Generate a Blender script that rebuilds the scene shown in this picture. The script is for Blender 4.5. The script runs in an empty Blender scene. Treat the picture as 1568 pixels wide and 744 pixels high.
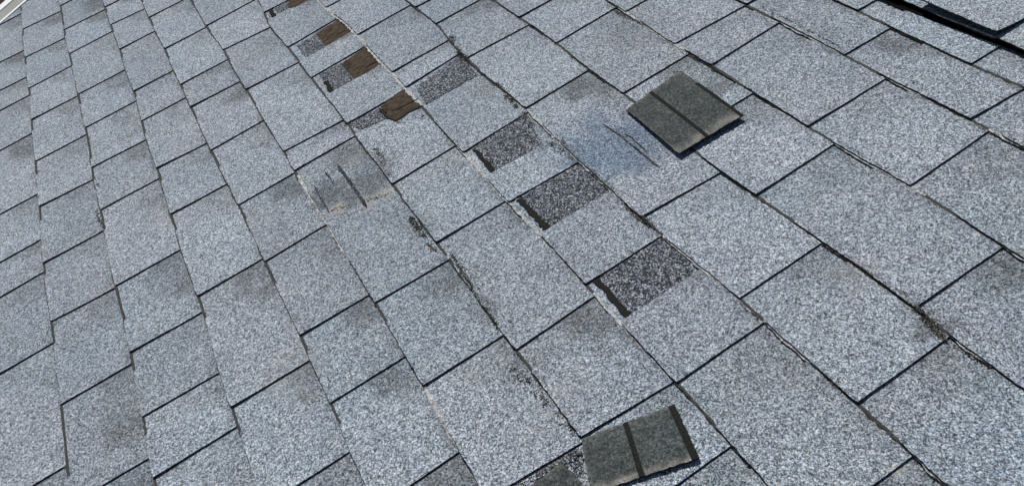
import bpy, math, random
from mathutils import Matrix, Vector, noise

scene = bpy.context.scene
random.seed(11)
# camera: columns are the roof frame axes (along, up the slope, out of the roof) seen from the camera
CAM_R = [[0.4634978, 0.8362679, -0.2929605], [-0.537931, 0.5282793, 0.6569256], [0.7041307, -0.146891, 0.6947107]]
CAM_F = 1242.40 / 1568.0
CAM_H = 0.915
BUTTS = {
 0: [(-3.1238, -0.5742), (-2.811, -0.5782), (-2.59, -0.5795), (-2.4463, -0.5762), (-2.2116, -0.5804), (-1.8981, -0.5817), (-1.7054, -0.5851), (-1.5854, -0.588), (-1.4155, -0.5837), (-1.278, -0.583), (-1.175, -0.581), (-1.041, -0.5826)],
 1: [(-2.9768, -0.4411), (-2.7309, -0.4451), (-2.4991, -0.4438), (-2.2881, -0.4435), (-2.0686, -0.443), (-1.8273, -0.4482), (-1.6065, -0.4486), (-1.4384, -0.4522), (-1.3146, -0.4469), (-1.1948, -0.4485), (-1.039, -0.4494), (-0.9524, -0.4532)],
 2: [(-2.7841, -0.3042), (-2.5872, -0.3047), (-2.4295, -0.3005), (-2.2923, -0.3055), (-2.1329, -0.3), (-1.9629, -0.3046), (-1.8736, -0.3102), (-1.72, -0.3061), (-1.525, -0.3086), (-1.3991, -0.311), (-1.2379, -0.3099), (-1.1876, -0.3065), (-1.0364, -0.3137), (-0.9477, -0.3118), (-0.9062, -0.3143), (-0.8078, -0.3098)],
 3: [(-2.6207, -0.1919), (-2.426, -0.1922), (-2.2768, -0.1861), (-2.1306, -0.1899), (-2.0346, -0.1842), (-1.9612, -0.1862), (-1.8987, -0.1849), (-1.7125, -0.1859), (-1.6689, -0.1811), (-1.5194, -0.182), (-1.4269, -0.1752), (-1.2303, -0.1761), (-1.001, -0.1724), (-0.9466, -0.1745), (-0.8412, -0.1717), (-0.7482, -0.1783), (-0.679, -0.1737)],
 4: [(-2.2785, -0.0601), (-2.0845, -0.0522), (-1.8919, -0.0542), (-1.8372, -0.0508), (-1.673, -0.0514), (-1.5143, -0.0482), (-1.4301, -0.0498), (-1.2261, -0.0453), (-1.1823, -0.0444), (-1.0025, -0.0443), (-0.9721, -0.0428), (-0.8444, -0.045), (-0.7728, -0.0429), (-0.6451, -0.0458), (-0.5812, -0.0458)],
 5: [(-2.2632, 0.0984), (-2.0726, 0.0803), (-1.9173, 0.0866), (-1.8306, 0.0884), (-1.7282, 0.0883), (-1.5004, 0.0928), (-1.4307, 0.0918), (-1.2249, 0.0925), (-1.2067, 0.0933), (-1.0208, 0.0955), (-0.9722, 0.0942), (-0.7732, 0.0933), (-0.7345, 0.0958), (-0.5575, 0.0949)],
 6: [(-2.0765, 0.2245), (-1.7988, 0.2384), (-1.6553, 0.2349), (-1.5716, 0.241), (-1.4894, 0.2387), (-1.3985, 0.2349), (-1.2919, 0.233), (-1.2289, 0.2293), (-1.1952, 0.2401), (-1.0194, 0.2299), (-1.0041, 0.2361), (-0.9018, 0.2384), (-0.7676, 0.2389), (-0.7399, 0.2328), (-0.6794, 0.235), (-0.578, 0.2381), (-0.5494, 0.236), (-0.433, 0.2343)],
 7: [(-1.825, 0.3845), (-1.7683, 0.3908), (-1.6596, 0.3949), (-1.4996, 0.3793), (-1.3919, 0.3737), (-1.3357, 0.3835), (-1.2085, 0.3833), (-1.009, 0.376), (-0.7688, 0.3743), (-0.5982, 0.3833), (-0.5487, 0.3824), (-0.4768, 0.3789), (-0.4462, 0.382), (-0.3846, 0.3857), (-0.3028, 0.378), (-0.256, 0.3797)],
 8: [(-1.6098, 0.5305), (-1.3451, 0.5365), (-1.2159, 0.5297), (-1.0957, 0.5322), (-0.8883, 0.5254), (-0.8102, 0.5204), (-0.7156, 0.5262), (-0.5974, 0.528), (-0.4401, 0.5353), (-0.3862, 0.5242), (-0.3491, 0.5268), (-0.3296, 0.5286), (-0.2878, 0.5295)],
 9: [(-1.3909, 0.6876), (-1.1002, 0.681), (-1.0315, 0.6853), (-0.9094, 0.6819), (-0.8222, 0.6794), (-0.7321, 0.6763), (-0.6001, 0.6856), (-0.4414, 0.6786), (-0.4083, 0.6767)],
 10: [(-1.1591, 0.8441), (-1.0829, 0.8426), (-0.8775, 0.8447), (-0.7859, 0.8331), (-0.6286, 0.8456), (-0.5966, 0.8315), (-0.5358, 0.8323)],
 11: [(-1.0123, 0.9433), (-0.953, 0.945), (-0.8753, 0.939), (-0.7254, 0.9348), (-0.6221, 0.9377)],
}
JOINTS = {
 -1: [(-3.1159, -3.1284), (-2.797, -2.7974), (-2.5885, -2.5878), (-2.4508, -2.4567), (-2.2152, -2.2192), (-1.902, -1.9029), (-1.7054, -1.7083), (-1.5778, -1.5847), (-1.3453, -1.3495), (-1.0395, -1.0378)],
 0: [(-3.2131, -3.2125), (-2.9661, -2.9587), (-2.7273, -2.7233), (-2.4953, -2.4976), (-2.2888, -2.2896), (-2.0543, -2.0545), (-1.8372, -1.8277), (-1.6108, -1.6087), (-1.4082, -1.4013), (-1.1736, -1.1727), (-0.9558, -0.9523)],
 1: [(-2.9989, -2.9994), (-2.7803, -2.7791), (-2.5799, -2.5847), (-2.2896, -2.29), (-2.0836, -2.0836), (-1.8768, -1.8711), (-1.6857, -1.6826), (-1.4013, -1.3989), (-1.1989, -1.1948), (-1.0375, -1.0337), (-0.9081, -0.9088)],
 2: [(-2.6305, -2.6208), (-2.4257, -2.429), (-2.1328, -2.1346), (-1.9628, -1.9618), (-1.7206, -1.7117), (-1.5241, -1.5219), (-1.2373, -1.2374), (-0.947, -0.9457), (-0.7468, -0.7472)],
 3: [(-2.2764, -2.2796), (-2.0323, -2.0339), (-1.8981, -1.895), (-1.6692, -1.6751), (-1.4268, -1.4293), (-1.2213, -1.2258), (-1.0029, -1.0018), (-0.8419, -0.8431), (-0.6405, -0.6444)],
 4: [(-2.2779, -2.2818), (-2.0885, -2.0782), (-1.8374, -1.8313), (-1.5133, -1.507), (-1.43, -1.4326), (-0.9743, -0.9715), (-0.7718, -0.7722), (-0.5592, -0.5515)],
 5: [(-1.9227, -1.9353), (-1.7295, -1.7372), (-1.4815, -1.4866), (-1.2242, -1.2278), (-1.0203, -1.0205), (-0.7338, -0.7407), (-0.5565, -0.5491), (-0.4311, -0.433)],
 6: [(-2.0132, -2.0101), (-1.7982, -1.8041), (-1.5703, -1.5732), (-1.4881, -1.5018), (-1.3978, -1.3933), (-1.1929, -1.2007), (-1.0096, -1.0059), (-0.7654, -0.7663), (-0.5432, -0.5455), (-0.3012, -0.3016)],
 7: [(-1.7746, -1.772), (-1.6577, -1.6588), (-1.4673, -1.4617), (-1.2104, -1.2154), (-0.8175, -0.8095), (-0.5955, -0.5967), (-0.3845, -0.386)],
 8: [(-1.3457, -1.3495), (-1.0961, -1.0973), (-0.9224, -0.9207), (-0.7293, -0.7318), (-0.439, -0.4395)],
 9: [(-1.1412, -1.1337), (-1.0346, -1.0391), (-0.7879, -0.7857), (-0.5917, -0.5951)],
 10: [(-0.878, -0.8758), (-0.6282, -0.6217)],
 11: [(-0.9523, -0.9525)],
 12: [(-0.7235, -0.7286)],
}
SLOT_EDGES = [(1, -1.9137, -1.9187), (0, -1.3382, -1.3304), (0, -1.0086, -1.0057), (1, -1.2879, -1.2782), (1, -0.9967, -0.9864), (2, -1.1694, -1.1624), (1, -2.8115, -2.8059), (8, -0.9659, -0.963), (6, -1.0986, -1.0919), (6, -0.9043, -0.9068), (6, -0.6728, -0.6747), (5, -1.8229, -1.8334), (5, -1.6255, -1.6252), (5, -1.4328, -1.4005)]
DARK_GRANULES = [
  [(-1.191, 0.251), (-1.1995, 0.3737), (-1.1664, 0.368), (-1.0919, 0.3532), (-1.0946, 0.3029), (-1.0973, 0.2529)],
  [(-1.0078, 0.2474), (-1.0024, 0.3733), (-0.9068, 0.3711), (-0.9057, 0.3108), (-0.9056, 0.2545)],
  [(-0.7611, 0.2513), (-0.7645, 0.3712), (-0.6895, 0.3771), (-0.6747, 0.3575), (-0.6749, 0.3), (-0.6738, 0.2549)],
  [(-1.4713, 0.2533), (-1.4964, 0.3761), (-1.3968, 0.3698), (-1.3952, 0.304), (-1.3961, 0.2448)],
  [(-1.9119, 0.1069), (-1.914, 0.161), (-1.8254, 0.1617), (-1.8258, 0.1046)],
  [(-1.7274, 0.107), (-1.7224, 0.1623), (-1.6329, 0.1667), (-1.628, 0.1097)],
  [(-1.4808, 0.0935), (-1.4753, 0.1655), (-1.428, 0.1651), (-1.4376, 0.1068)],
  [(-2.2696, 0.1165), (-2.2051, 0.167), (-2.1237, 0.1462), (-2.1284, 0.118)],
  [(-0.5435, -0.0023), (-0.5484, 0.0841), (-0.5315, 0.0823), (-0.4927, 0.0644)],
]
SEALANT = [
  [(-1.1856, 0.2511), (-1.1748, 0.2584), (-1.0985, 0.2563), (-1.1014, 0.2468)],
  [(-1.0057, 0.2462), (-0.9994, 0.2554), (-0.9065, 0.2576), (-0.9095, 0.2467)],
  [(-0.7655, 0.2494), (-0.7612, 0.2584), (-0.6741, 0.2562), (-0.6753, 0.2464)],
  [(-2.2869, 0.1049), (-2.2696, 0.1165), (-2.1181, 0.111), (-2.1193, 0.0996)],
  [(-1.6853, 0.1045), (-1.6826, 0.1155), (-1.6283, 0.1123), (-1.6296, 0.1026)],
]
BARE = [
  [(-1.9171, 0.1621), (-1.9314, 0.2249), (-1.8317, 0.2273), (-1.8265, 0.1928), (-1.8225, 0.1607)],
  [(-1.7224, 0.1623), (-1.7375, 0.2274), (-1.6472, 0.2351), (-1.6311, 0.215), (-1.6304, 0.1658)],
  [(-1.4727, 0.1677), (-1.4906, 0.2295), (-1.4017, 0.2348), (-1.4006, 0.2094), (-1.4045, 0.1956), (-1.4014, 0.1772), (-1.4207, 0.1714)],
  [(-2.2051, 0.167), (-2.1275, 0.2188), (-2.1037, 0.199), (-2.1147, 0.1631), (-2.1253, 0.1486)],
]
PALE = [
  [(-2.0986, 0.231), (-1.7988, 0.2384), (-1.5716, 0.241), (-1.3972, 0.2359)],
  [(-1.2271, 0.2284), (-1.102, 0.2305), (-0.9985, 0.233)],
  [(-1.2068, 0.3823), (-1.0061, 0.3742), (-0.8633, 0.3662)],
  [(-1.413, -0.0492), (-1.2193, -0.0477), (-1.0987, -0.0457)],
  [(-1.3551, 0.6837), (-1.2372, 0.6847), (-1.0996, 0.679)],
  [(-1.0448, 0.837), (-0.9565, 0.8384), (-0.8808, 0.8422)],
  [(-0.7859, 0.8331), (-0.7031, 0.8362)],
  [(-0.7311, 0.6753), (-0.6498, 0.6778), (-0.5655, 0.6776)],
  [(-0.4399, 0.6769), (-0.3971, 0.6761)],
  [(-0.5471, 0.381), (-0.4921, 0.3779), (-0.4465, 0.3802)],
  [(-0.3023, 0.3775), (-0.255, 0.3786)],
  [(-0.3855, 0.5235), (-0.3291, 0.5279)],
  [(-0.7642, 0.3734), (-0.6947, 0.3788), (-0.62, 0.3798)],
  [(-0.745, 0.2326), (-0.6775, 0.2337), (-0.644, 0.2363)],
  [(-0.7707, -0.0439), (-0.6442, -0.0463)],
  [(-0.5966, 0.8315), (-0.5329, 0.8313)],
  [(-1.0015, 0.2386), (-0.8897, 0.2387)],
]
GRIME_SHADE_PATHS = [
  [(-1.4978, 0.095), (-1.2249, 0.0925), (-1.0194, 0.0948)],
  [(-0.9722, 0.0942), (-0.7732, 0.0933)],
  [(-1.825, 0.3845), (-1.4973, 0.3782), (-1.3338, 0.3825)],
  [(-1.0716, 0.3803), (-0.9598, 0.3716)],
  [(-0.8856, 0.3749), (-0.7677, 0.3736)],
  [(-0.8102, 0.5204), (-0.7156, 0.5262), (-0.5965, 0.5272)],
  [(-0.5965, 0.5272), (-0.5148, 0.5302), (-0.4401, 0.5353)],
  [(-1.0077, 0.939), (-0.874, 0.9377), (-0.7254, 0.9348), (-0.6211, 0.9365)],
  [(-1.1002, 0.681), (-1.03, 0.6841), (-0.9094, 0.6819)],
  [(-0.722, 0.0932), (-0.6383, 0.0937), (-0.5575, 0.0949)],
  [(-0.4323, 0.2337), (-0.3755, 0.2352)],
  [(-0.578, 0.2381), (-0.4802, 0.2334), (-0.433, 0.2343)],
  [(-1.3888, 0.6862), (-1.1018, 0.6822)],
  [(-1.6073, 0.5292), (-1.3431, 0.5353), (-1.0941, 0.5311)],
  [(-0.4455, 0.3813), (-0.3839, 0.3851), (-0.3028, 0.378)],
  [(-1.0813, 0.8412), (-0.8762, 0.8434)],
  [(-0.7847, 0.8319), (-0.6276, 0.8445)],
]
FISSURES = [
  ([(-1.3981, 0.2379), (-1.4036, 0.2201), (-1.4055, 0.2053), (-1.4024, 0.1947)], 0.0075, 1),
  ([(-1.4042, 0.2063), (-1.3992, 0.1948), (-1.3994, 0.1764), (-1.4177, 0.1686), (-1.439, 0.1665), (-1.4753, 0.1655)], 0.0034, 1),
  ([(-1.4275, 0.2401), (-1.4327, 0.1983), (-1.4392, 0.1822)], 0.0025, 1),
  ([(-1.8639, 0.2007), (-1.8581, 0.2114), (-1.8582, 0.2243)], 0.003, 0),
  ([(-1.6514, 0.1992), (-1.6525, 0.2132), (-1.6542, 0.2327)], 0.003, 0),
  ([(-1.7266, 0.1621), (-1.6851, 0.1641), (-1.6304, 0.1658)], 0.002, 0),
  ([(-1.491, 0.2264), (-1.4936, 0.205), (-1.4855, 0.176)], 0.004, 0),
  ([(-1.4014, 0.1772), (-1.4165, 0.1433), (-1.4235, 0.1137), (-1.4307, 0.0918)], 0.002, 0),
  ([(-1.0526, 0.4585), (-1.0249, 0.4597), (-1.0017, 0.462), (-0.9703, 0.4611), (-0.9456, 0.4614), (-0.913, 0.461), (-0.8856, 0.461)], 0.003, 2),
  ([(-1.0006, 0.4696), (-0.9825, 0.4723), (-0.9667, 0.4708), (-0.9481, 0.47), (-0.9342, 0.4695)], 0.0018, 2),
  ([(-1.346, -0.0312), (-1.2993, -0.0327), (-1.2433, -0.0324)], 0.003, 2),
  ([(-1.3697, 0.0285), (-1.3282, 0.0296), (-1.2654, 0.0306), (-1.2027, 0.0303)], 0.0062, 2),
  ([(-1.3753, 0.0008), (-1.3466, 0.0026), (-1.316, 0.0019)], 0.0018, 2),
]
CRUMBS = [
  ((-1.1154, 0.0843), (-1.0504, 0.0844), 0.0106, 1),
  ((-1.0316, 0.0824), (-1.0023, 0.0855), 0.0074, 0.6),
  ((-1.3572, 0.1103), (-1.237, 0.0976), 0.0139, 0.7),
  ((-0.9489, 0.1004), (-0.8902, 0.0982), 0.0047, 1.3),
  ((-0.8902, 0.0982), (-0.7882, 0.0923), 0.0050, 1.5),
  ((-0.9554, 0.1036), (-0.7883, 0.0958), 0.0106, 0.25),
  ((-0.4693, 0.539), (-0.3859, 0.5187), 0.0045, 1.6),
  ((-0.4412, 0.5311), (-0.3832, 0.5189), 0.0067, 1.2),
  ((-1.0995, 0.0933), (-0.9554, 0.1036), 0.0052, 0.8),
  ((-1.3318, 0.3814), (-1.2269, 0.3728), 0.0090, 1),
  ((-1.0761, 0.3831), (-1.0076, 0.3751), 0.0075, 0.9),
  ((-0.9679, 0.3768), (-0.8739, 0.376), 0.0081, 1),
  ((-0.8631, 0.3724), (-0.7879, 0.376), 0.0096, 1),
  ((-0.5956, 0.5263), (-0.462, 0.5314), 0.0021, 1.2),
  ((-0.5598, 0.5292), (-0.4454, 0.5356), 0.0024, 1),
  ((-1.2096, 0.375), (-1.16, 0.3687), 0.0069, 0.5),
  ((-1.0951, 0.3664), (-1.0181, 0.3722), 0.0101, 0.5),
  ((-1.5813, 0.3941), (-1.5064, 0.3827), 0.0104, 0.5),
  ((-1.5154, 0.3788), (-1.4424, 0.3753), 0.0084, 0.9),
  ((-0.7501, 0.8531), (-0.741, 0.8501), 0.0028, 0.5),
  ((-1.0986, 0.6797), (-1.0154, 0.6813), 0.0050, 1.3),
  ((-0.4361, 0.3807), (-0.3982, 0.3831), 0.0038, 1),
  ((-1.3437, 0.6776), (-1.2372, 0.6847), 0.0059, 0.8),
  ((-1.4115, 0.1398), (-1.3621, 0.2262), 0.0111, 0.15),
  ((-0.3626, 0.4676), (-0.3617, 0.4687), 0.0014, 0.2),
  ((-0.717, 0.0738), (-0.6252, 0.0859), 0.0118, 0.3),
  ((-0.6198, 0.0848), (-0.5695, 0.0933), 0.0063, 0.6),
  ((-1.6956, -0.4597), (-1.6115, -0.4511), 0.0060, 0.5),
  ((-1.7934, -0.4423), (-1.7675, -0.4404), 0.0052, 0.4),
  ((-1.2496, -0.0316), (-1.2027, 0.0832), 0.0117, 0.2),
  ((-1.0976, 0.8552), (-0.8929, 0.8511), 0.0036, 0.6),
  ((-0.734, 0.6845), (-0.6087, 0.6848), 0.0028, 0.6),
  ((-0.3836, 0.5214), (-0.3266, 0.528), 0.0035, 0.8),
  ((-0.5507, -0.0031), (-0.5406, 0.0852), 0.0086, 0.6),
  ((-0.2997, 0.3757), (-0.2608, 0.3758), 0.0033, 0.7),
  ((-0.6077, 0.8331), (-0.5425, 0.8406), 0.0024, 0.6),
  ((-0.6047, 0.3762), (-0.5495, 0.3799), 0.0027, 0.5),
]
TINTS = [
  ((-1.0344, 0.4199), 0.106, (0.1, 0.55, 0)),
  ((-0.9888, 0.4381), 0.103, (0.4, 0.85, 0)),
  ((-0.9383, 0.4509), 0.060, (0.45, 0.5, 0)),
  ((-1.0021, 0.4818), 0.071, (0.25, 0.6, 0)),
  ((-0.9373, 0.4839), 0.054, (0.2, 0.5, 0)),
  ((-0.9914, 0.392), 0.042, (0.25, 0.6, 0)),
  ((-1.3034, -0.0126), 0.058, (0.8, 0.2, 0)),
  ((-1.2618, 0.0151), 0.056, (0.75, 0.1, 0)),
  ((-1.2565, 0.0557), 0.059, (0.75, 0, 0.1)),
  ((-1.3, 0.0874), 0.051, (0.6, 0, 0.1)),
  ((-1.2426, -0.0131), 0.021, (0, 0, 0.85)),
  ((-1.2217, 0.035), 0.024, (0, 0, 0.95)),
  ((-1.2129, 0.0735), 0.023, (0, 0, 0.85)),
  ((-1.3568, 0.0653), 0.029, (0, 0, 0.5)),
  ((-1.0844, 0.0866), 0.043, (0.6, 0, 0.2)),
  ((-1.1357, 0.0687), 0.045, (0.4, 0, 0.1)),
  ((-1.366, 0.002), 0.040, (0.3, 0, 0)),
  ((-1.2537, -0.523), 0.093, (0, 0.22, 0.0)),
  ((-1.783, 0.3262), 0.144, (0, 0.35, 0)),
  ((-2.1802, -0.3043), 0.176, (0, 0.3, 0)),
  ((-2.722, -0.3361), 0.160, (0, 0.3, 0)),
  ((-0.628, 0.13), 0.047, (0.05, 0, 0.35)),
  ((-0.6111, 0.0567), 0.046, (0.2, 0, 0.3)),
  ((-0.3402, 0.3265), 0.058, (0, 0, 0.2)),
  ((-0.2987, 0.3604), 0.014, (0, 0, 0.8)),
  ((-0.5257, 0.5186), 0.047, (0.3, 0, 0.4)),
  ((-0.8734, 0.8322), 0.082, (0.1, 0.1, 0)),
  ((-1.7985, 0.1881), 0.050, (0, 0, 0.2)),
  ((-0.9393, -0.2049), 0.073, (0.35, 0, 0.4)),
  ((-0.7395, 0.0305), 0.032, (0.4, 0, 0.3)),
  ((-2.3573, -0.0032), 0.134, (0, 0.2, 0)),
  ((-1.6548, 0.4474), 0.135, (0, 0.3, 0)),
  ((-1.4854, 0.5652), 0.122, (0, 0.3, 0)),
  ((-1.3865, 0.2528), 0.074, (0, 0.2, 0)),
  ((-1.0804, -0.0266), 0.084, (0, 0, 0.1)),
  ((-0.7579, 0.1651), 0.075, (0.1, 0, 0.15)),
  ((-0.8863, 0.6898), 0.054, (0.3, 0, 0)),
  ((-1.0555, 0.6571), 0.061, (0.45, 0, 0)),
  ((-1.241, 0.6556), 0.079, (0.5, 0, 0)),
  ((-1.487, -0.2003), 0.113, (0.0, 0, 0.15)),
  ((-1.3473, -0.1631), 0.052, (0.2, 0, 0.3)),
  ((-1.4168, -0.4715), 0.071, (0.1, 0, 0.2)),
  ((-1.5359, -0.3245), 0.059, (0.3, 0, 0.35)),
  ((-0.6845, 0.8554), 0.059, (0, 0.2, 0)),
  ((-0.7293, 0.7582), 0.048, (0.25, 0, 0)),
  ((-0.4108, 0.5198), 0.029, (0.8, 0, 0.15)),
  ((-0.4342, 0.5236), 0.022, (0.7, 0, 0.2)),
  ((-0.9015, 0.1015), 0.049, (0.5, 0, 0.15)),
  ((-0.8355, 0.0976), 0.041, (0.55, 0, 0.2)),
  ((-0.9038, 0.3678), 0.032, (0.5, 0, 0)),
  ((-0.8229, 0.376), 0.024, (0.6, 0, 0)),
]
LOOSE_A = [(-1.0483, 0.5066), (-1.0621, 0.6359), (-0.8809, 0.6282), (-0.8839, 0.4983)]
LOOSE_A_STRIPE = [(-1.0526, 0.5554), (-0.8795, 0.5488)]
LOOSE_B = [(-0.5513, 0.0942), (-0.5168, 0.2147), (-0.4401, 0.194), (-0.4815, 0.0643)]
LOOSE_B_STRIPE = [(-0.5318, 0.1473), (-0.4596, 0.123)]
LOOSE_C = [(-0.5342, 0.001), (-0.5404, 0.0556), (-0.4932, 0.0631), (-0.4834, 0.0132)]
LIFT_TAB = [(-0.9686, 0.9997), (-0.8991, 0.9983), (-0.853, 0.9975), (-0.8115, 0.9994), (-0.7566, 1.0035), (-0.714, 1.0047)]
LIFT_BASE = [(-0.8969, 0.9965), (-0.8108, 0.9993), (-0.7158, 1.0052), (-0.6756, 1.0019)]
LIFT_SHADOW = [(-0.948, 0.9867), (-0.8981, 0.9876), (-0.7887, 0.9923), (-0.6708, 0.9971)]
LIFT_JOINT = [(-0.714, 1.0047), (-0.719, 1.0537)]
RAKE = [(-3.1274, -0.6558), (-3.2244, -0.5436)]
RAKE2 = [(-3.2543, -0.6532), (-3.311, -0.6022)]
RAKE3 = [(-3.3141, -0.652), (-3.3466, -0.6262)]

# ---------------------------------------------------------------- camera, sky, sun
PITCH = math.radians(18.43)                       # a 4-in-12 roof
ROOF_M = Matrix.Translation((0, 0, 3.6)) @ Matrix.Rotation(PITCH, 4, 'X')
cam = bpy.data.cameras.new("camera")
cam_o = bpy.data.objects.new("camera", cam)
scene.collection.objects.link(cam_o)
cam.sensor_width = 36.0
cam.lens = CAM_F * 36.0
cam.clip_start = 0.02
cam.clip_end = 500.0
cam_o.matrix_world = ROOF_M @ Matrix.Translation((0, 0, CAM_H)) @ Matrix(CAM_R).transposed().to_4x4()
scene.camera = cam_o

SUN_ROOF = Vector((-0.60, 0.25, 0.77)).normalized()     # towards the sun, in the roof's frame
sun_dir = (ROOF_M.to_3x3() @ SUN_ROOF).normalized()
sun = bpy.data.lights.new("sun", 'SUN')
sun.energy = 4.4
sun.angle = math.radians(0.53)
sun.color = (1.0, 0.968, 0.925)
sun_o = bpy.data.objects.new("sun", sun)
scene.collection.objects.link(sun_o)
sun_o.rotation_euler = sun_dir.to_track_quat('Z', 'Y').to_euler()

world = bpy.data.worlds.new("World")
scene.world = world
world.use_nodes = True
wn = world.node_tree
sky = wn.nodes.new('ShaderNodeTexSky')
sky.sky_type = 'NISHITA'
sky.sun_disc = False
sky.sun_elevation = math.asin(sun_dir.z)
sky.sun_rotation = math.atan2(sun_dir.x, sun_dir.y)
bg = next(n for n in wn.nodes if n.type == 'BACKGROUND')
bg.inputs['Strength'].default_value = 0.05
wn.links.new(sky.outputs[0], bg.inputs[0])
scene.view_settings.view_transform = 'Standard'
scene.view_settings.look = 'None'
scene.view_settings.exposure = 0.0
scene.view_settings.gamma = 1.0


# ---------------------------------------------------------------- materials
class NT:
    def __init__(self, name, rough=0.85, spec=0.3):
        self.m = bpy.data.materials.new(name)
        self.m.use_nodes = True
        self.t = self.m.node_tree
        self.b = next(n for n in self.t.nodes if n.type == 'BSDF_PRINCIPLED')
        self.b.inputs['Roughness'].default_value = rough
        self.b.inputs['Specular IOR Level'].default_value = spec
    def n(self, kind, **kw):
        nd = self.t.nodes.new(kind)
        for k, v in kw.items():
            setattr(nd, k, v)
        return nd
    def l(self, a, b):
        self.t.links.new(a, b)
    def coord(self):
        return self.n('ShaderNodeUVMap', uv_map='UVMap').outputs[0]
    def voro(self, scale, src, feature='F1', rnd=1.0):
        v = self.n('ShaderNodeTexVoronoi', voronoi_dimensions='2D', feature=feature)
        v.inputs['Scale'].default_value = scale
        v.inputs['Randomness'].default_value = rnd
        self.l(src, v.inputs['Vector'])
        return v
    def noise(self, scale, src, detail=3, rough=0.55):
        v = self.n('ShaderNodeTexNoise', noise_dimensions='3D')
        v.inputs['Scale'].default_value = scale
        v.inputs['Detail'].default_value = detail
        v.inputs['Roughness'].default_value = rough
        self.l(src, v.inputs['Vector'])
        return v.outputs[0]
    def ramp(self, src, stops, interp='LINEAR'):
        r = self.n('ShaderNodeValToRGB')
        r.color_ramp.interpolation = interp
        el = r.color_ramp.elements
        while len(el) < len(stops):
            el.new(0.5)
        for e, (p, c) in zip(el, stops):
            e.position = p
            e.color = (c[0], c[1], c[2], 1) if not isinstance(c, float) else (c, c, c, 1)
        self.l(src, r.inputs[0])
        return r.outputs[0]
    def math(self, op, a, b=None, clamp=False):
        m = self.n('ShaderNodeMath', operation=op, use_clamp=clamp)
        for i, x in enumerate((a, b)):
            if x is None: continue
            if isinstance(x, (int, float)): m.inputs[i].default_value = x
            else: self.l(x, m.inputs[i])
        return m.outputs[0]
    def mix(self, f, a, b, mode='MIX'):
        m = self.n('ShaderNodeMix', data_type='RGBA', blend_type=mode)
        for i, x in ((0, f), (6, a), (7, b)):
            if isinstance(x, (int, float)): m.inputs[i].default_value = x
            elif isinstance(x, tuple): m.inputs[i].default_value = (x[0], x[1], x[2], 1)
            else: self.l(x, m.inputs[i])
        return m.outputs[2]
    def bump(self, h, strength=0.5, dist=0.001):
        b = self.n('ShaderNodeBump')
        b.inputs['Strength'].default_value = strength
        b.inputs['Distance'].default_value = dist
        self.l(h, b.inputs['Height'])
        self.l(b.outputs[0], self.b.inputs['Normal'])


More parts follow.
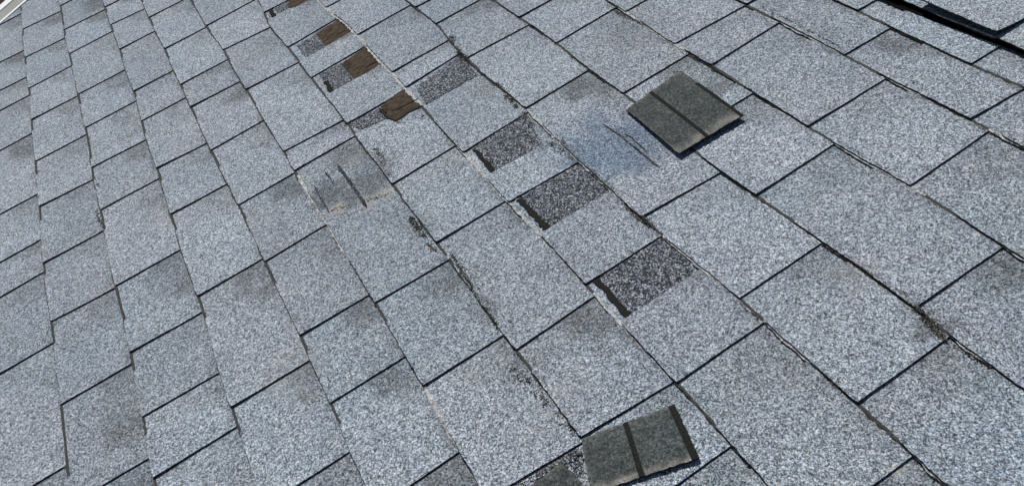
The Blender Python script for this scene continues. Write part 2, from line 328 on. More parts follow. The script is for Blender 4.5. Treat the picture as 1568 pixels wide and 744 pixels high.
def granule_material(name, size, stops, tone=True, clump=0.35, bump=0.6, spec=0.3):
    """stone granules pressed in asphalt: every granule has its own shade"""
    t = NT(name, 0.9, spec)
    uv = t.coord()
    # push the cells about a little so that they are grains and not tiles
    warp = t.n('ShaderNodeTexNoise'); warp.inputs['Scale'].default_value = 0.5 / size
    warp.inputs['Detail'].default_value = 1
    t.l(uv, warp.inputs['Vector'])
    sub = t.n('ShaderNodeVectorMath', operation='SUBTRACT'); t.l(warp.outputs['Color'], sub.inputs[0]); sub.inputs[1].default_value = (.5, .5, .5)
    scl = t.n('ShaderNodeVectorMath', operation='SCALE'); t.l(sub.outputs[0], scl.inputs[0]); scl.inputs['Scale'].default_value = size * 1.6
    add = t.n('ShaderNodeVectorMath', operation='ADD'); t.l(uv, add.inputs[0]); t.l(scl.outputs[0], add.inputs[1])
    vec = add.outputs[0]
    v1 = t.voro(1.0 / size, vec)
    v2 = t.voro(0.43 / size, vec)
    s1 = t.n('ShaderNodeSeparateColor'); t.l(v1.outputs['Color'], s1.inputs[0])
    s2 = t.n('ShaderNodeSeparateColor'); t.l(v2.outputs['Color'], s2.inputs[0])
    val = t.math('ADD', t.math('MULTIPLY', s1.outputs[0], 1 - clump), t.math('MULTIPLY', s2.outputs[1], clump))
    col = t.ramp(val, stops)
    # cool and warm granules among the grey
    hue = t.ramp(s1.outputs[2], [(0.0, (0.84, 0.96, 1.10)), (0.35, (0.98, 1.01, 1.0)), (0.72, (1.02, 1.0, 0.98)), (1.0, (1.09, 1.0, 0.96))])
    col = t.mix(1.0, col, hue, 'MULTIPLY')
    big = t.noise(9.0, uv, 4, 0.6)
    col = t.mix(1.0, col, t.ramp(big, [(0.25, (0.88, 0.885, 0.90)), (0.75, (1.10, 1.10, 1.095))]), 'MULTIPLY')
    oi = t.n('ShaderNodeObjectInfo')
    col = t.mix(1.0, col, t.ramp(oi.outputs['Random'], [(0.0, (0.965, 1.0, 1.03)), (0.3, (0.99, 1.0, 1.01)), (0.65, (1.0, 0.992, 1.01)), (1.0, (1.0, 0.997, 1.0))]), 'MULTIPLY')
    patch = t.noise(3.2, uv, 3, 0.6)
    col = t.mix(1.0, col, t.ramp(patch, [(0.3, (0.955, 1.0, 1.03)), (0.5, (1.0, 1.0, 1.0)), (0.7, (0.995, 0.985, 1.01))]), 'MULTIPLY')
    if tone:
        at = t.n('ShaderNodeAttribute', attribute_name='tone')
        sp = t.n('ShaderNodeSeparateColor'); t.l(at.outputs['Color'], sp.inputs[0])
        n1 = t.noise(70.0, uv, 4, 0.65)
        n2 = t.noise(260.0, uv, 2, 0.6)
        br = t.math('MULTIPLY', at.outputs['Alpha'], 2.0)
        comb = t.n('ShaderNodeCombineColor')
        for i in range(3): t.l(br, comb.inputs[i])
        col = t.mix(1.0, col, comb.outputs[0], 'MULTIPLY')
        def breakup(ch, k=1.0):
            x = t.math('ADD', ch, t.math('MULTIPLY', t.math('SUBTRACT', n1, 0.5), 1.1))
            x = t.math('MULTIPLY', t.math('MULTIPLY', x, ch), 1.6, True)
            return t.math('MULTIPLY', x, k, True)
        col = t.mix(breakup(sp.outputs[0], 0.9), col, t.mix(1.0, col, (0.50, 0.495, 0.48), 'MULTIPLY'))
        col = t.mix(breakup(sp.outputs[1], 0.9), col, t.mix(1.0, col, (0.60, 0.70, 0.82), 'MULTIPLY'))
        pale = t.mix(s1.outputs[1], (0.20, 0.19, 0.17), (0.62, 0.585, 0.53))
        col = t.mix(breakup(sp.outputs[2], 0.5), col, pale)
    t.l(col, t.b.inputs['Base Color'])
    h = t.math('ADD', t.math('MULTIPLY', v1.outputs['Distance'], -1.0), t.math('MULTIPLY', s1.outputs[1], 0.8))
    t.bump(h, bump, size * 0.55)
    return t.m


GRAN = granule_material('weathered_granules', 0.00114,
    [(0.0, (0.020, 0.025, 0.032)), (0.24, (0.066, 0.076, 0.090)), (0.40, (0.165, 0.188, 0.210)),
     (0.60, (0.303, 0.345, 0.386)), (0.78, (0.50, 0.54, 0.575)), (1.0, (0.78, 0.81, 0.85))])
DARKG = granule_material('fresh_dark_granules', 0.0015,
    [(0.0, (0.010, 0.011, 0.015)), (0.38, (0.026, 0.032, 0.042)), (0.60, (0.085, 0.092, 0.105)),
     (0.76, (0.26, 0.275, 0.30)), (1.0, (0.62, 0.64, 0.67))], tone=False, clump=0.25, bump=0.9, spec=0.15)
BACK = granule_material('shingle_back_sand', 0.0012,
    [(0.0, (0.020, 0.022, 0.021)), (0.35, (0.046, 0.052, 0.050)), (0.65, (0.074, 0.082, 0.079)), (1.0, (0.155, 0.168, 0.162))],
    tone=True, clump=0.5, bump=0.35, spec=0.08)
PALEM = granule_material('worn_pale_edge', 0.0016,
    [(0.0, (0.08, 0.08, 0.075)), (0.3, (0.25, 0.25, 0.235)), (0.6, (0.42, 0.42, 0.40)), (1.0, (0.72, 0.72, 0.70))],
    tone=False, clump=0.5)


def simple(name, c1, c2, scale, rough=0.8, spec=0.3, bump=0.4, bd=0.0006, stretch=None, dark=None):
    t = NT(name, rough, spec)
    uv = t.coord()
    if stretch:
        mp = t.n('ShaderNodeMapping'); mp.inputs['Scale'].default_value = stretch
        t.l(uv, mp.inputs[0]); uv = mp.outputs[0]
    n = t.noise(scale, uv, 5, 0.65)
    st = [(0.3, c1), (0.7, c2)]
    if dark: st = [(0.28, dark), (0.36, c1), (0.68, c2)]
    t.l(t.ramp(n, st), t.b.inputs['Base Color'])
    t.bump(n, bump, bd)
    return t.m

EDGE = simple('asphalt_edge', (0.006, 0.006, 0.007), (0.075, 0.075, 0.074), 330, 0.9, 0.2)
TAR = simple('sealant', (0.005, 0.0055, 0.005), (0.034, 0.036, 0.031), 420, 0.95, 0.05, 0.8, 0.001)
TARWORN = simple('worn_sealant', (0.010, 0.011, 0.013), (0.075, 0.08, 0.09), 650, 0.95, 0.05, 0.6, 0.0008)
GRIME_SHADE = simple('packed_grime_and_shade', (0.012, 0.012, 0.010), (0.055, 0.053, 0.043), 600, 0.95, 0.1, 0.8, 0.001)
SILT_SHADE = simple('silt_and_shade', (0.014, 0.015, 0.015), (0.10, 0.104, 0.100), 420, 0.95, 0.1, 0.8, 0.001)  # butt dirt, with the courses' shadow painted into its colour
BROWN = simple('weathered_deck_wood', (0.024, 0.020, 0.016), (0.105, 0.078, 0.056), 70, 0.95, 0.05, 0.6, 0.001, (2.0, 0.7, 1), (0.010, 0.008, 0.006))
BLACK = simple('painted_gap_shade', (0.0015, 0.0015, 0.0018), (0.0065, 0.0065, 0.007), 300, 0.95, 0.03, 0.6, 0.001)  # near-black for the shade painted in below the lifted course
WORNTAR = granule_material('worn_tar', 0.0013,
    [(0.0, (0.008, 0.009, 0.011)), (0.5, (0.030, 0.032, 0.038)), (0.8, (0.10, 0.105, 0.12)), (1.0, (0.30, 0.31, 0.33))], tone=False, clump=0.4, bump=0.6, spec=0.1)
METAL = simple('gutter_paint', (0.22, 0.235, 0.20), (0.30, 0.31, 0.275), 14, 0.5, 0.4, 0.1)
WHITE = simple('white_paint', (0.76, 0.77, 0.76), (0.82, 0.82, 0.81), 10, 0.4, 0.45, 0.05)
WOOD = simple('deck_sheathing', (0.16, 0.11, 0.065), (0.26, 0.19, 0.12), 20, 0.85, 0.2, 0.3, 0.001, (1, 4, 1))
EARTH = simple('mulch_earth', (0.020, 0.016, 0.013), (0.055, 0.045, 0.038), 18, 0.95, 0.1, 0.8, 0.02)


def crumb_material():
    t = NT('debris_crumbs', 0.95, 0.15)
    at = t.n('ShaderNodeAttribute', attribute_name='tone')
    t.l(at.outputs['Color'], t.b.inputs['Base Color'])
    return t.m
CRUMB = crumb_material()


# ---------------------------------------------------------------- mesh helpers
def make(name, verts, faces, mats, parent=None, fmat=None, tone=None, smooth=False, world=False):
    me = bpy.data.meshes.new(name)
    # the object's origin sits at the middle of its mesh; texture coordinates stay those of the roof
    c = Vector((0, 0, 0))
    for v in verts: c += Vector(v)
    c /= max(1, len(verts))
    me.from_pydata([tuple(Vector(v) - c) for v in verts], [], faces)
    for m in mats: me.materials.append(m)
    if fmat: me.polygons.foreach_set('material_index', fmat)
    uv = me.uv_layers.new(name='UVMap')
    buf = []
    for lp in me.loops:
        v = verts[lp.vertex_index]
        buf += [v[0] + 7.0, v[1] + 3.0]
    uv.data.foreach_set('uv', buf)
    if tone:
        a = me.color_attributes.new('tone', 'FLOAT_COLOR', 'POINT')
        a.data.foreach_set('color', [x for t in tone for x in t])
    if smooth: me.polygons.foreach_set('use_smooth', [True] * len(faces))
    me.update()
    o = bpy.data.objects.new(name, me)
    scene.collection.objects.link(o)
    if parent:
        o.parent = parent
        pc = Vector(parent.get('c', (0, 0, 0)))
        o.location = c - pc
        o['c'] = tuple(c)
    elif world:
        o.matrix_world = ROOF_M @ Matrix.Translation(c)
    else:
        o.location = c
    return o


def smooth(x, a, b):
    x = max(0.0, min(1.0, (x - a) / (b - a)))
    return x * x * (3 - 2 * x)


def nz(u, v, s, seed=0.0):
    return noise.noise(Vector((u * s, v * s, seed)))


# ---------------------------------------------------------------- the roof surface
U_MAX = 0.75
K_MIN, K_MAX = -4, 15
NOMINAL = {-4: -1.16, -3: -1.015, -2: -0.87, -1: -0.725}
for k in BUTTS: NOMINAL[k] = sum(p[1] for p in BUTTS[k]) / len(BUTTS[k])
NOMINAL[12] = 0.999
for k in (13, 14, 15, 16): NOMINAL[k] = 1.005 + 0.148 * (k - 12)
EDGE_A = Vector((RAKE[0][0], RAKE[0][1])); EDGE_B = Vector((RAKE[1][0], RAKE[1][1]))
edge_d = (EDGE_B - EDGE_A).normalized()
edge_n = Vector((-edge_d.y, edge_d.x))
if edge_n.x > 0: edge_n = -edge_n                 # points off the roof


def edge_u(v):
    return EDGE_A.x + (v - EDGE_A.y) * edge_d.x / edge_d.y


T_LO, T_ST = -4.0, 0.02
def _smooth_table(P):
    out = []
    for i in range(260):
        u = T_LO + i * T_ST
        W = [max(1e-9, math.exp(-((u - p[0]) / 0.08) ** 2 / 2)) for p in P]
        out.append(sum(w * p[1] for w, p in zip(W, P)) / sum(W))
    return out
SMOOTH = {k: _smooth_table(P) for k, P in BUTTS.items()}


def butt(k, u, rag=True):
    """height up the slope of course k's lower edge"""
    if k in BUTTS:
        T = SMOOTH[k]
        x = (u - T_LO) / T_ST
        i = max(0, min(len(T) - 2, int(x))); f = max(0.0, min(1.0, x - i))
        v = T[i] + (T[i + 1] - T[i]) * f
    else:
        v = NOMINAL[k] + 0.003 * nz(u, k, 2.0, 5)
    if rag:
        v += 0.0010 * nz(u, k * 3.1, 45, 1) + 0.0013 * nz(u, k * 3.1, 150, 2) + 0.0009 * nz(u, k * 1.7, 420, 6)
    return v


def strip_of(u, v):
    for k in range(K_MAX, K_MIN - 1, -1):
        if v >= butt(k, u, False) - 1e-4: return k
    return K_MIN

BASE_H, TAB_H = 0.0031, 0.0028


def undulate(u, v):
    return 0.0012 * nz(u, v, 5, 7) + 0.0004 * nz(u, v, 22, 8)


def slot_z(k, u, v):
    b0 = butt(k, u, False); b1 = butt(k + 1, u, False)
    t = (v - b0) / (b1 - b0)
    return BASE_H * (1 - t) + undulate(u, v)


def tint_at(u, v):
    g = b = p = 0.0
    for (c, r, t) in TINTS:
        d = math.hypot(u - c[0], v - c[1]) / r
        if d < 1.8: d = max(0.0, d + 0.45 * nz(u * 0.45, v, 42, 31) + 0.2 * nz(u, v, 90, 33))
        if d < 1.25:
            w = 1 - smooth(d, 0.45, 1.25)
            g = max(g, t[0] * w); b = max(b, t[1] * w); p = max(p, t[2] * w)
    return g, b, p


roof = bpy.data.objects.new('roof', None)
scene.collection.objects.link(roof)
roof.matrix_world = ROOF_M
roof['kind'] = 'structure'
roof['label'] = 'weathered grey laminated asphalt shingle roof with several torn tabs'


def slab(name, k, L0, L1, zoff, thick, parent, kind, bright, lift=(0, 0), step=0.013, t_over=0.035, slot=0.0, seed=0):
    """one sheet of shingle between the side lines L0 and L1 = (u at the butt, u at the next butt)"""
    w = max(L1[0] - L0[0], L1[1] - L0[1])
    if w < 0.004: return None
    h = NOMINAL[k + 1] - NOMINAL[k]
    nx = max(2, int(w / (step * 0.36))); ny = max(3, int((h + t_over) / (step * 1.3)))
    T1 = 1 + t_over / h
    verts, tone = [], []
    for j in range(ny + 1):
        t = T1 * j / ny
        for i in range(nx + 1):
            s = i / nx
            a = L0[0] + (L0[1] - L0[0]) * t; b = L1[0] + (L1[1] - L1[0]) * t
            u = a + (b - a) * s
            if i in (0, nx): u += 0.0007 * nz(t * h, k + a, 120, 3 + i)
            u_ = max(u, edge_u(butt(k, u)))
            b0 = butt(k, u_); b1 = butt(k + 1, u_, False)
            v = b0 + (b1 - b0) * t
            if i in (0, nx) and j == 0: v += 0.0012
            e = edge_u(v)
            if u < e: u = e
            tt = min(1.0, (v - b0) / (b1 - b0))
            z = BASE_H * (1 - min(t, 1.0)) + undulate(u, v) + zoff
            if t > 1: z -= 0.5 * (t - 1) * h * 0.10
            z += (lift[0] * (1 - s) + lift[1] * s) * (1 - min(1, t)) ** 2
            z += 0.00022 * nz(u, v, 90, seed)
            verts.append((u, v, z))
            g, bl, p = tint_at(u, v)
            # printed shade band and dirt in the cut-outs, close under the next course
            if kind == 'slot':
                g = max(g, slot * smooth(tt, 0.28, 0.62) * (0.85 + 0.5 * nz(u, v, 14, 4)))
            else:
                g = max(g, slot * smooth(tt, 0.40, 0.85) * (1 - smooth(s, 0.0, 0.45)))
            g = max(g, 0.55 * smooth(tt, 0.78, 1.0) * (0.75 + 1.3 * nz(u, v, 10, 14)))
            p = max(p, 0.45 * (1 - smooth(tt, 0.0, 0.05)) * max(0, nz(u, v, 25, 9)))
            tone.append((min(1, max(0, g)), bl, p, 0.5 * bright * (1 + 0.05 * nz(u, v, 7, 12))))
    n = len(verts)
    idx = lambda i, j: j * (nx + 1) + i
    faces, fm = [], []
    for j in range(ny):
        for i in range(nx):
            faces.append((idx(i, j), idx(i + 1, j), idx(i + 1, j + 1), idx(i, j + 1))); fm.append(0)
    ring = [idx(i, 0) for i in range(nx + 1)] + [idx(nx, j) for j in range(1, ny + 1)] + [idx(i, ny) for i in range(nx - 1, -1, -1)] + [idx(0, j) for j in range(ny - 1, 0, -1)]
    low = {}
    for q in ring:
        x = verts[q]; low[q] = len(verts)
        verts.append((x[0], x[1], x[2] - thick)); tone.append((0, 0, 0, 0.5))
    for a, b in zip(ring, ring[1:] + ring[:1]):
        faces.append((a, low[a], low[b], b)); fm.append(1)
    if max(lift) > 0.004:                          # strongly bowed: a real underside
        under = {}
        for q in range(n):
            if q in low: under[q] = low[q]
            else:
                x = verts[q]; under[q] = len(verts); verts.append((x[0], x[1], x[2] - thick)); tone.append((0, 0, 0, 0.5))
        for j in range(ny):
            for i in range(nx):
                faces.append((under[idx(i, j + 1)], under[idx(i + 1, j + 1)], under[idx(i + 1, j)], under[idx(i, j)])); fm.append(1)
    else:
        faces.append(tuple(low[q] for q in reversed(ring))); fm.append(1)
    o = make(name, verts, faces, [GRAN, EDGE], parent, fm, tone)
    return o


def fill_joints(k):
    rs = random.Random(100 + k)
    js = list(JOINTS.get(k, []))
    lo = edge_u(NOMINAL[k + 1]) - 0.02
    if not js:
        u = lo + rs.uniform(0, 0.2)
        while u < U_MAX:
            js.append((u, u + rs.uniform(-0.003, 0.003))); u += rs.choice([0.13, 0.17, 0.21, 0.25, 0.29])
    else:
        u = js[0][0] - rs.uniform(0.14, 0.26)
        while u > lo:
            js.insert(0, (u, u)); u -= rs.choice([0.14, 0.19, 0.24])
        u = js[-1][0] + rs.uniform(0.14, 0.28)
        while u < U_MAX:
            js.append((u, u)); u += rs.choice([0.14, 0.19, 0.24, 0.28])
    e = edge_u(NOMINAL[k]) - 0.15
    js = [(e, e)] + [j for j in js if j[0] > e + 0.03] + [(U_MAX, U_MAX)]
    return js


FULL_SLOT = [(6, -1.487)]                      # a cell whose whole tab is gone
cells = []
for k in range(K_MIN, K_MAX + 1):
    js = fill_joints(k)
    rs = random.Random(500 + k)
    for a, b in zip(js, js[1:]):
        w = b[0] - a[0]
        if w < 0.006: continue
        bright = 0.98 + rs.uniform(-0.095, 0.085)
        far = (b[0] < -3.5 or a[0] > -0.1 or k < -1 or k > 12)
        step = 0.035 if far else 0.014
        lines = [s for s in SLOT_EDGES if s[0] == k and a[0] + 0.01 < s[1] < b[0] - 0.01]
        full = any(k == q[0] and abs(a[0] - q[1]) < 0.012 for q in FULL_SLOT)
        if lines: S = (lines[0][1], lines[0][2])
        else:
            ws = min(max(0.30 * w, 0.03), 0.085) * rs.uniform(0.75, 1.15)
            S = (a[0] + ws, a[1] + ws)
        lf = rs.uniform(0.0, 0.0008), rs.uniform(0.0, 0.0016)
        dirt = rs.uniform(0.4, 0.9)
        extra = 0.024 if k == 12 else 0.0
        # the lowest layer of the shingle, seen in the cut-out beside the tab
        sh = slab('shingle', k, a, b, -0.0, 0.0022 if not extra else 0.0022, roof, 'slot', bright * rs.uniform(0.94, 1.02), (extra * .45, extra * .28), step * (1.0 if not far else 1), slot=dirt, seed=rs.random() * 50)
        if sh is None: continue
        cells.append((k, a, b, sh))
        if full: continue
        slab('tab', k, S, b, TAB_H, TAB_H - 0.0001 + 0.0004, sh, 'tab', bright, (lf[0] + extra, lf[1] + extra * .75), step, slot=dirt, seed=rs.random() * 50)


def owner(k, u):
    best = None
    for (kk, a, b, sh) in cells:
        if kk == k and a[0] <= u < b[0]: return sh
    return roof


def on_tab(k, u, v):
    sh = owner(k, u)
    return sh


# ---------------------------------------------------------------- flat sheets and ribbons lying on the shingles
def ragged(poly, step, amp, seed, z_of, thick, name, mat, parent, mats=None):
    pts = []
    n = len(poly)
    for i in range(n):
        a = Vector(poly[i]); b = Vector(poly[(i + 1) % n])
        m = max(1, int((b - a).length / step))
        for j in range(m):
            p = a.lerp(b, j / m)
            d = Vector((nz(p.x, p.y, 130, seed) + 0.5 * nz(p.x, p.y, 400, seed + 3), nz(p.x, p.y, 130, seed + 9) + 0.5 * nz(p.x, p.y, 400, seed + 5)))
            pts.append(p + d * amp)
    # orientation: counter-clockwise seen from above the roof
    area = sum(p.x * q.y - q.x * p.y for p, q in zip(pts, pts[1:] + pts[:1]))
    if area < 0: pts.reverse()
    top = [(p.x, p.y, z_of(p.x, p.y)) for p in pts]
    bot = [(x, y, z - thick) for x, y, z in top]
    N = len(pts)
    faces = [tuple(range(N))] + [(i, i + N, (i + 1) % N + N, (i + 1) % N) for i in range(N)]
    fm = [0] + [1] * N
    return make(name, top + bot, faces, [mat, EDGE if mats is None else mats], parent, fm)


def centre(poly):
    return sum(p[0] for p in poly) / len(poly), sum(p[1] for p in poly) / len(poly)


for i, poly in enumerate(DARK_GRANULES):
    cu, cv = centre(poly); k = strip_of(cu, cv)
    ragged(poly, 0.004, 0.0035, i * 7.3, lambda u, v, k=k: slot_z(k, u, v) + 0.0011, 0.0009, 'granule_patch', DARKG, owner(k, cu))
for i, poly in enumerate(BARE):
    poly = [(u, v + 0.011 if v > 0.219 and i < 2 else v) for u, v in poly]
    cu, cv = centre(poly); k = strip_of(cu, cv)
    ragged(poly, 0.004, 0.0042, i * 5.3 + 40, lambda u, v, k=k, i=i: slot_z(k, u, v) + (0.0005 if i != 2 else TAB_H + 0.0010), 0.0005, 'exposed_deck', BROWN, owner(k, cu))
for i, poly in enumerate(SEALANT):
    cu, cv = centre(poly); k = strip_of(cu, cv)
    if i < 5:
        ragged(poly, 0.003, 0.0030, i * 3.3 + 80, lambda u, v, k=k: slot_z(k, u, v) + 0.0022, 0.0011, 'sealant_or_shade_strip', TAR, owner(k, cu))
    else:
        ragged(poly, 0.003, 0.0022, i * 3.3 + 80, lambda u, v, k=k: slot_z(k, u, v) + TAB_H + 0.0006, 0.0005, 'sealant_or_shade_strip', TARWORN, owner(k, cu))


def along(P, step):
    out = []
    for a, b in zip(P, P[1:]):
        a = Vector(a); b = Vector(b); m = max(1, int((b - a).length / step))
        for j in range(m): out.append(a.lerp(b, j / m))
    out.append(Vector(P[-1]))
    return out


def ribbon(P, w0, w1, z, thick, name, mat, seed, shift=0.0, side=None, gap=0.0):
    """irregular thin band along a butt line; it follows the butt of the course above it"""
    pts = along(P, 0.004)
    k = strip_of(pts[len(pts) // 2].x, pts[len(pts) // 2].y + 0.012)
    verts, faces = [], []
    N = len(pts)
    for i, p in enumerate(pts):
        r = abs(nz(p.x, p.y, 60, seed)) * 1.6 + 0.5 * abs(nz(p.x, p.y, 260, seed))
        taper = min(1, i / 6, (N - 1 - i) / 6)
        w = (w0 + (w1 - w0) * min(1, r)) * (0.15 + 0.85 * taper)
        vb = butt(k, p.x) + shift
        zz = undulate(p.x, vb) + z + TAB_H
        verts += [(p.x, vb - w, zz - 0.0003), (p.x, vb + 0.003, zz), (p.x, vb - w, zz - thick)]
    for i in range(N - 1):
        a = 3 * i; b = a + 3
        faces += [(a, b, b + 1, a + 1), (a + 2, b + 2, b, a)]
    faces += [(0, 1, 2), (3 * N - 1, 3 * N - 2, 3 * N - 3)]
    fm = [0] * len(faces)
    return make(name, verts, faces, [mat], owner(k, pts[N // 2].x), fm)


WIDE = {0: (0.004, 0.0075), 1: (0.002, 0.004), 3: (0.003, 0.006)}
for i, P in enumerate(PALE):
    a, b = WIDE.get(i, (0.0015, 0.0038))
    ribbon(P, a, b, 0.0011, 0.0013, 'worn_edge', PALEM, i * 2.7)
for i, P in enumerate(GRIME_SHADE_PATHS):  # grime that also paints the shadow under these butts darker
    ribbon(P, 0.0002, 0.0030, 0.0006, 0.0012, 'grime_shade_line', GRIME_SHADE, i * 1.9 + 30, shift=-0.0002)


def butt_dirt_and_shade(k):  # dark line below a butt: dirt plus its cast shadow, painted in
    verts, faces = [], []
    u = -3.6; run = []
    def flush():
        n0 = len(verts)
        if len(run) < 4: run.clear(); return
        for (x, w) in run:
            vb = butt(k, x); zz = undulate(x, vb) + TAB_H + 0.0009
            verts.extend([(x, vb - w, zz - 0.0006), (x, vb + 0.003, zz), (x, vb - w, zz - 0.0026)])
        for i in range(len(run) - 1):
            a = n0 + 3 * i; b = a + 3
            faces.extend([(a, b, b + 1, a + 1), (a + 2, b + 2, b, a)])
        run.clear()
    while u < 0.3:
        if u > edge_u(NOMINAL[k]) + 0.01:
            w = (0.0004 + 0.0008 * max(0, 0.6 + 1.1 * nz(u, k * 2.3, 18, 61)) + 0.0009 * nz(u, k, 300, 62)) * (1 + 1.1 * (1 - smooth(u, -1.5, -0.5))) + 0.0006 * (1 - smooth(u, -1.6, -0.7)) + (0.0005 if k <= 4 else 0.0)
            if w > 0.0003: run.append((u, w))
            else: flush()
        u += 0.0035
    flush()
    o = make('butt_dirt_and_shade', verts, faces, [SILT_SHADE], roof)
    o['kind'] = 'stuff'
for k in range(0, 12): butt_dirt_and_shade(k)

# the lifted course in the top right corner: a near-black sheet painting in the shade under it, and the edge of its lower layer
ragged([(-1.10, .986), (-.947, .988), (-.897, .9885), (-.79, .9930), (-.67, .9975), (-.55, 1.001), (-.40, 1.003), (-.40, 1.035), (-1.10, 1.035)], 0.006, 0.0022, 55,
       lambda u, v: slot_z(11, u, v) + TAB_H + 0.0014, 0.0012, 'sealant_or_shade_strip', BLACK, owner(11, -0.8))


def strip_path(P, w, z, thick, name, mat, k, parent, seed=0.0, jit=0.5):
    pts = along(P, 0.003)
    N = len(pts); verts, faces = [], []
    for i, p in enumerate(pts):
        d = (pts[min(N - 1, i + 1)] - pts[max(0, i - 1)]).normalized(); n = Vector((-d.y, d.x))
        ww = w * (1 + jit * nz(p.x, p.y, 150, seed)) * (0.25 + 0.75 * min(1, i / 3, (N - 1 - i) / 3))
        off = n * 0.0012 * nz(p.x, p.y, 90, seed + 4)
        for q, dz in ((p + off - n * ww / 2, -thick), (p + off - n * ww / 2, 0), (p + off + n * ww / 2, 0), (p + off + n * ww / 2, -thick)):
            verts.append((q.x, q.y, slot_z(k, q.x, q.y) + z + dz))
    for i in range(N - 1):
        a = 4 * i; b = a + 4
        faces += [(a, b, b + 1, a + 1), (a + 1, b + 1, b + 2, a + 2), (a + 2, b + 2, b + 3, a + 3)]
    faces += [(0, 1, 2, 3), (4 * N - 1, 4 * N - 2, 4 * N - 3, 4 * N - 4)]
    return make(name, verts, faces, [mat], parent)


for i, (P, w, z) in enumerate(FISSURES):
    k = strip_of(*P[len(P) // 2])
    if z == 2: strip_path(P, w, TAB_H + 0.0014, 0.0022, 'tar_smear', WORNTAR, k, owner(k, P[0][0]), i * 3.0, 0.5)
    else: strip_path(P, w, 0.0016 if z == 0 else TAB_H + 0.0020, 0.0025, 'crack', GRIME_SHADE, k, owner(k, P[0][0]), i * 3.0)


strip_path([(-0.835, 0.9975), (-0.78, 0.9985), (-0.722, 0.9985)], 0.0022, 0.0105, 0.001, 'worn_edge', PALEM, 12, owner(12, -0.8), 5.0, 0.3)


# crumbs of moss, grit and lost granules packed below the butts
PAL = [(0.025, 0.026, 0.020), (0.060, 0.060, 0.043), (0.095, 0.092, 0.068), (0.05, 0.046, 0.038), (0.15, 0.145, 0.12), (0.20, 0.19, 0.165), (0.36, 0.34, 0.30)]
def crumbs(p0, p1, hw, dens, seed, size=(0.0005, 0.0014)):
    rs = random.Random(seed)
    a = Vector(p0); b = Vector(p1); L = (b - a).length; d = (b - a).normalized() if L > 1e-5 else Vector((1, 0)); n = Vector((-d.y, d.x))
    N = int(dens * (L + 2 * hw) * 2 * hw / (0.0022 ** 2) * 1.0) + 6
    verts, faces, tone = [], [], []
    for q in range(N):
        s = rs.random()
        p = a.lerp(b, s) + n * rs.gauss(0, 0.45) * hw * (0.4 + 0.6 * math.sin(math.pi * min(1, max(0, s)))) + d * rs.gauss(0, 0.3) * hw
        if nz(p.x, p.y, 55, seed) < -0.12 and rs.random() < 0.8: continue
        k = strip_of(p.x, p.y)
        r = rs.uniform(*size)
        z = slot_z(k, p.x, p.y) + TAB_H + 0.0009 + r * 0.15
        col = rs.choice(PAL[:4]) if rs.random() < 0.72 else rs.choice(PAL[4:])
        base = len(verts); rot = rs.random() * 6.28
        for m in range(4):
            an = rot + m * math.pi / 2 + rs.uniform(-.4, .4)
            verts.append((p.x + r * math.cos(an) * rs.uniform(.7, 1.4), p.y + r * math.sin(an) * rs.uniform(.7, 1.4), z - 0.4 * r))
        verts.append((p.x + rs.uniform(-.3, .3) * r, p.y + rs.uniform(-.3, .3) * r, z + r * rs.uniform(.3, .8)))
        faces += [(base + m, base + (m + 1) % 4, base + 4) for m in range(4)]
        tone += [(col[0], col[1], col[2], 1)] * 5
    if not faces: return
    o = make('debris', verts, faces, [CRUMB], roof, None, tone)
    o['kind'] = 'stuff'

for i, (p0, p1, hw, dens) in enumerate(CRUMBS):
    crumbs(p0, p1, hw, dens, i + 1)
# a thin sprinkling of lost granules over the whole field
def sprinkle():
    rs = random.Random(77)
    verts, faces, tone = [], [], []
    for q in range(2600):
        k = rs.randint(-1, 11)
        u = rs.uniform(-3.0, 0.1)
        v = butt(k, u, False) - abs(rs.gauss(0, 0.004)) - 0.0005 if rs.random() < 0.6 else rs.uniform(-0.7, 1.0)
        if u < edge_u(v) + 0.02: continue
        k = strip_of(u, v); r = rs.uniform(0.0006, 0.0014)
        z = slot_z(k, u, v) + TAB_H
        c = rs.choice([(0.02, 0.022, 0.025), (0.05, 0.05, 0.05), (0.6, 0.6, 0.6), (0.35, 0.34, 0.32)])
        b = len(verts); rot = rs.random() * 6.28
        for m in range(3):
            verts.append((u + r * math.cos(rot + m * 2.1), v + r * math.sin(rot + m * 2.1), z - 0.3 * r))
        verts.append((u, v, z + 0.9 * r))
        faces += [(b, b + 1, b + 3), (b + 1, b + 2, b + 3), (b + 2, b, b + 3)]
        tone += [(c[0], c[1], c[2], 1)] * 4
    o = make('loose_granules', verts, faces, [CRUMB], roof, None, tone)
    o['kind'] = 'stuff'
sprinkle()

# the wooden deck under the shingles
zd = -0.012
quad = [(edge_u(-1.16) + 0.01, -1.16), (U_MAX, -1.16), (U_MAX, 1.6), (edge_u(1.6) + 0.01, 1.6)]
v8 = [(x, y, zd) for x, y in quad] + [(x, y, zd - 0.018) for x, y in quad]
make('roof_deck', v8, [(0, 1, 2, 3), (7, 6, 5, 4), (0, 4, 5, 1), (1, 5, 6, 2), (2, 6, 7, 3), (3, 7, 4, 0)], [WOOD], roof)


# ---------------------------------------------------------------- loose pieces of shingle lying on the roof
def bilin(C, s, t):
    a = Vector(C[0]).lerp(Vector(C[1]), t); b = Vector(C[3]).lerp(Vector(C[2]), t)
    return a.lerp(b, s)


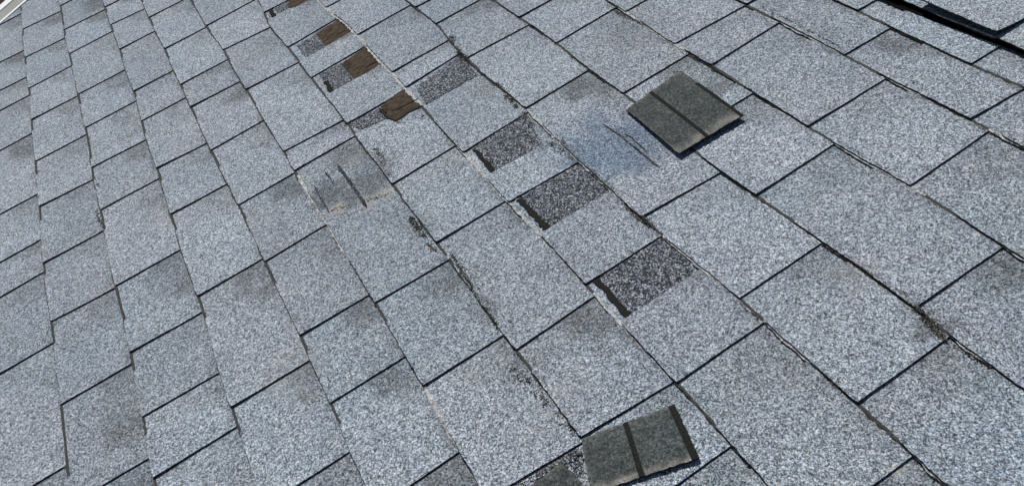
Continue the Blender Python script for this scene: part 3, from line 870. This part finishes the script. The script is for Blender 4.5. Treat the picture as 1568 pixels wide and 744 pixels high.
def loose(name, label, C, zs, curl, thick, mat, seed, stripes, split=None):
    """C: four corners; s runs from side C0-C1 to side C3-C2"""
    root = bpy.data.objects.new(name, None)
    scene.collection.objects.link(root)
    cu, cv = centre(C)
    root.matrix_world = ROOF_M @ Matrix.Translation((cu, cv, 0.01))
    root['c'] = (cu, cv, 0.01)
    root['label'] = label; root['category'] = 'roof shingle'; root['group'] = 'torn shingle pieces lying loose on the roof'
    def height(s, t):
        z = (zs[0] * (1 - s) * (1 - t) + zs[1] * (1 - s) * t + zs[2] * s * t + zs[3] * s * (1 - t))
        return z + curl * (4 * s * (1 - s) * 0.5 + 0.12 * nz(s, t, 3, seed))
    def sheet(pname, s0, s1, t0, t1, dz, th, m, amp=0.0024, n=44, par=root):
        verts, faces, fm = [], [], []
        for j in range(n + 1):
            for i in range(n + 1):
                s = s0 + (s1 - s0) * i / n; t = t0 + (t1 - t0) * j / n
                p = bilin(C, s, t)
                if i in (0, n) or j in (0, n):
                    p = p + Vector((nz(p.x, p.y, 120, seed), nz(p.x, p.y, 120, seed + 5))) * amp * .5 + Vector((nz(p.x, p.y, 500, seed), nz(p.x, p.y, 500, seed + 5))) * amp * .6
                verts.append((p.x, p.y, height(s, t) + dz))
        ix = lambda i, j: j * (n + 1) + i
        e1 = bilin(C, 1, .5) - bilin(C, 0, .5); e2 = bilin(C, .5, 1) - bilin(C, .5, 0)
        flip = e1.x * e2.y - e1.y * e2.x < 0
        for j in range(n):
            for i in range(n):
                f = (ix(i, j), ix(i + 1, j), ix(i + 1, j + 1), ix(i, j + 1))
                faces.append(tuple(reversed(f)) if flip else f); fm.append(0)
        ring = [ix(i, 0) for i in range(n + 1)] + [ix(n, j) for j in range(1, n + 1)] + [ix(i, n) for i in range(n - 1, -1, -1)] + [ix(0, j) for j in range(n - 1, 0, -1)]
        low = {}
        for q in ring:
            low[q] = len(verts); x = verts[q]; verts.append((x[0], x[1], x[2] - th))
        for a, b in zip(ring, ring[1:] + ring[:1]):
            faces.append((a, b, low[b], low[a]) if flip else (a, low[a], low[b], b)); fm.append(1)
        faces.append(tuple(low[q] for q in (ring if flip else reversed(ring)))); fm.append(1)
        tn = []
        for q in range(len(verts)):
            i, j = q % (n + 1), min(n, q // (n + 1)); s = s0 + (s1 - s0) * i / n; t = t0 + (t1 - t0) * j / n
            e = max(smooth(s, .80, 1), 0.6 * (1 - smooth(s, 0, .1)), 0.5 * (1 - smooth(t, 0, .08)))  # paler rim: sheen along the edges, painted into the tone
            tn.append((max(0, 0.5 * nz(s, t, 4, seed)), 0, min(1, 0.75 * e * (0.6 + 1.2 * abs(nz(s, t, 5, seed + 2)))), 0.5 * (1 + 0.30 * nz(s * 2.5, t, 2.2, seed + 4) + 0.12 * nz(s, t * 6, 4, seed + 6))))
        return make(pname, verts, faces, [m, EDGE], par, fm, tn)
    sheet('backing', 0, 1, 0, 1, 0, thick, mat)
    for (s0, s1, t0, t1, pn) in stripes:
        sheet(pn, s0, s1, t0, t1, 0.0007, 0.0006, TAR, 0.0006, 16)
    return root, sheet


# corners: C0 lower left, C1 upper left, C2 upper right, C3 lower right (in the photograph)
loose('loose_shingle', 'square torn shingle piece lying face down, grey-green, alone in the upper right',
      LOOSE_A, (0.0095, 0.0095, 0.0105, 0.0125), 0.003, 0.0026, BACK, 3.0,
      [(0.0, 1.0, 0.415, 0.465, 'sealant_stripe'), (0.30, 1.0, 0.955, 0.999, 'sealant_stripe')])
loose('loose_shingle', 'torn two-panel shingle piece with two black stripes, lying face down at the bottom edge',
      LOOSE_B, (0.0105, 0.009, 0.0095, 0.0115), 0.003, 0.0030, BACK, 13.0,
      [(0.0, 1.0, 0.445, 0.50, 'sealant_stripe'), (0.0, 1.0, 0.93, 0.999, 'sealant_stripe')])
loose('loose_shingle', 'small grey corner of torn shingle just left of the two-panel piece',
      LOOSE_C, (0.0105, 0.0115, 0.0115, 0.0105), 0.0015, 0.0028, BACK, 23.0, [])


# ---------------------------------------------------------------- gutter along the far left edge
gut = bpy.data.objects.new('gutter', None)
scene.collection.objects.link(gut)
gut.matrix_world = ROOF_M @ Matrix.Translation((EDGE_A.x, EDGE_A.y, 0))
gut['c'] = (EDGE_A.x, EDGE_A.y, 0)
gut['label'] = 'pale grey-green rain gutter with white lip beyond the top left edge of the roof'
gut['category'] = 'gutter'
def edge_bar(name, n0, n1, z0, z1, mat, s0=-0.9, s1=2.6):
    q = []
    for (s, nn) in ((s0, n0), (s1, n0), (s1, n1), (s0, n1)):
        p = EDGE_A + edge_d * s + edge_n * nn
        q.append((p.x, p.y))
    vs = [(x, y, z1) for x, y in q] + [(x, y, z0) for x, y in q]
    fs = [(0, 1, 2, 3), (7, 6, 5, 4), (0, 4, 5, 1), (1, 5, 6, 2), (2, 6, 7, 3), (3, 7, 4, 0)]
    a = (q[1][0] - q[0][0]) * (q[2][1] - q[0][1]) - (q[1][1] - q[0][1]) * (q[2][0] - q[0][0])
    if a < 0: fs = [tuple(reversed(f)) for f in fs]
    return make(name, vs, fs, [mat], gut)
edge_bar('drip_edge', -0.004, 0.010, -0.030, 0.006, WHITE)
edge_bar('trough', 0.010, 0.095, -0.030, 0.0005, METAL)
edge_bar('front_lip', 0.095, 0.138, -0.09, 0.0035, WHITE)

# ---------------------------------------------------------------- the ground below
g = 120.0
gm = bpy.data.meshes.new('ground')
gm.from_pydata([(-g, -g, 0), (g, -g, 0), (g, g, 0), (-g, g, 0)], [], [(0, 1, 2, 3)])
gm.materials.append(EARTH)
uvl = gm.uv_layers.new(name='UVMap')
for lp in gm.loops:
    uvl.data[lp.index].uv = gm.vertices[lp.vertex_index].co.xy
go = bpy.data.objects.new('ground', gm)
scene.collection.objects.link(go)
go['kind'] = 'structure'

for o in scene.objects:                            # drop the helper property
    if 'c' in o: del o['c']
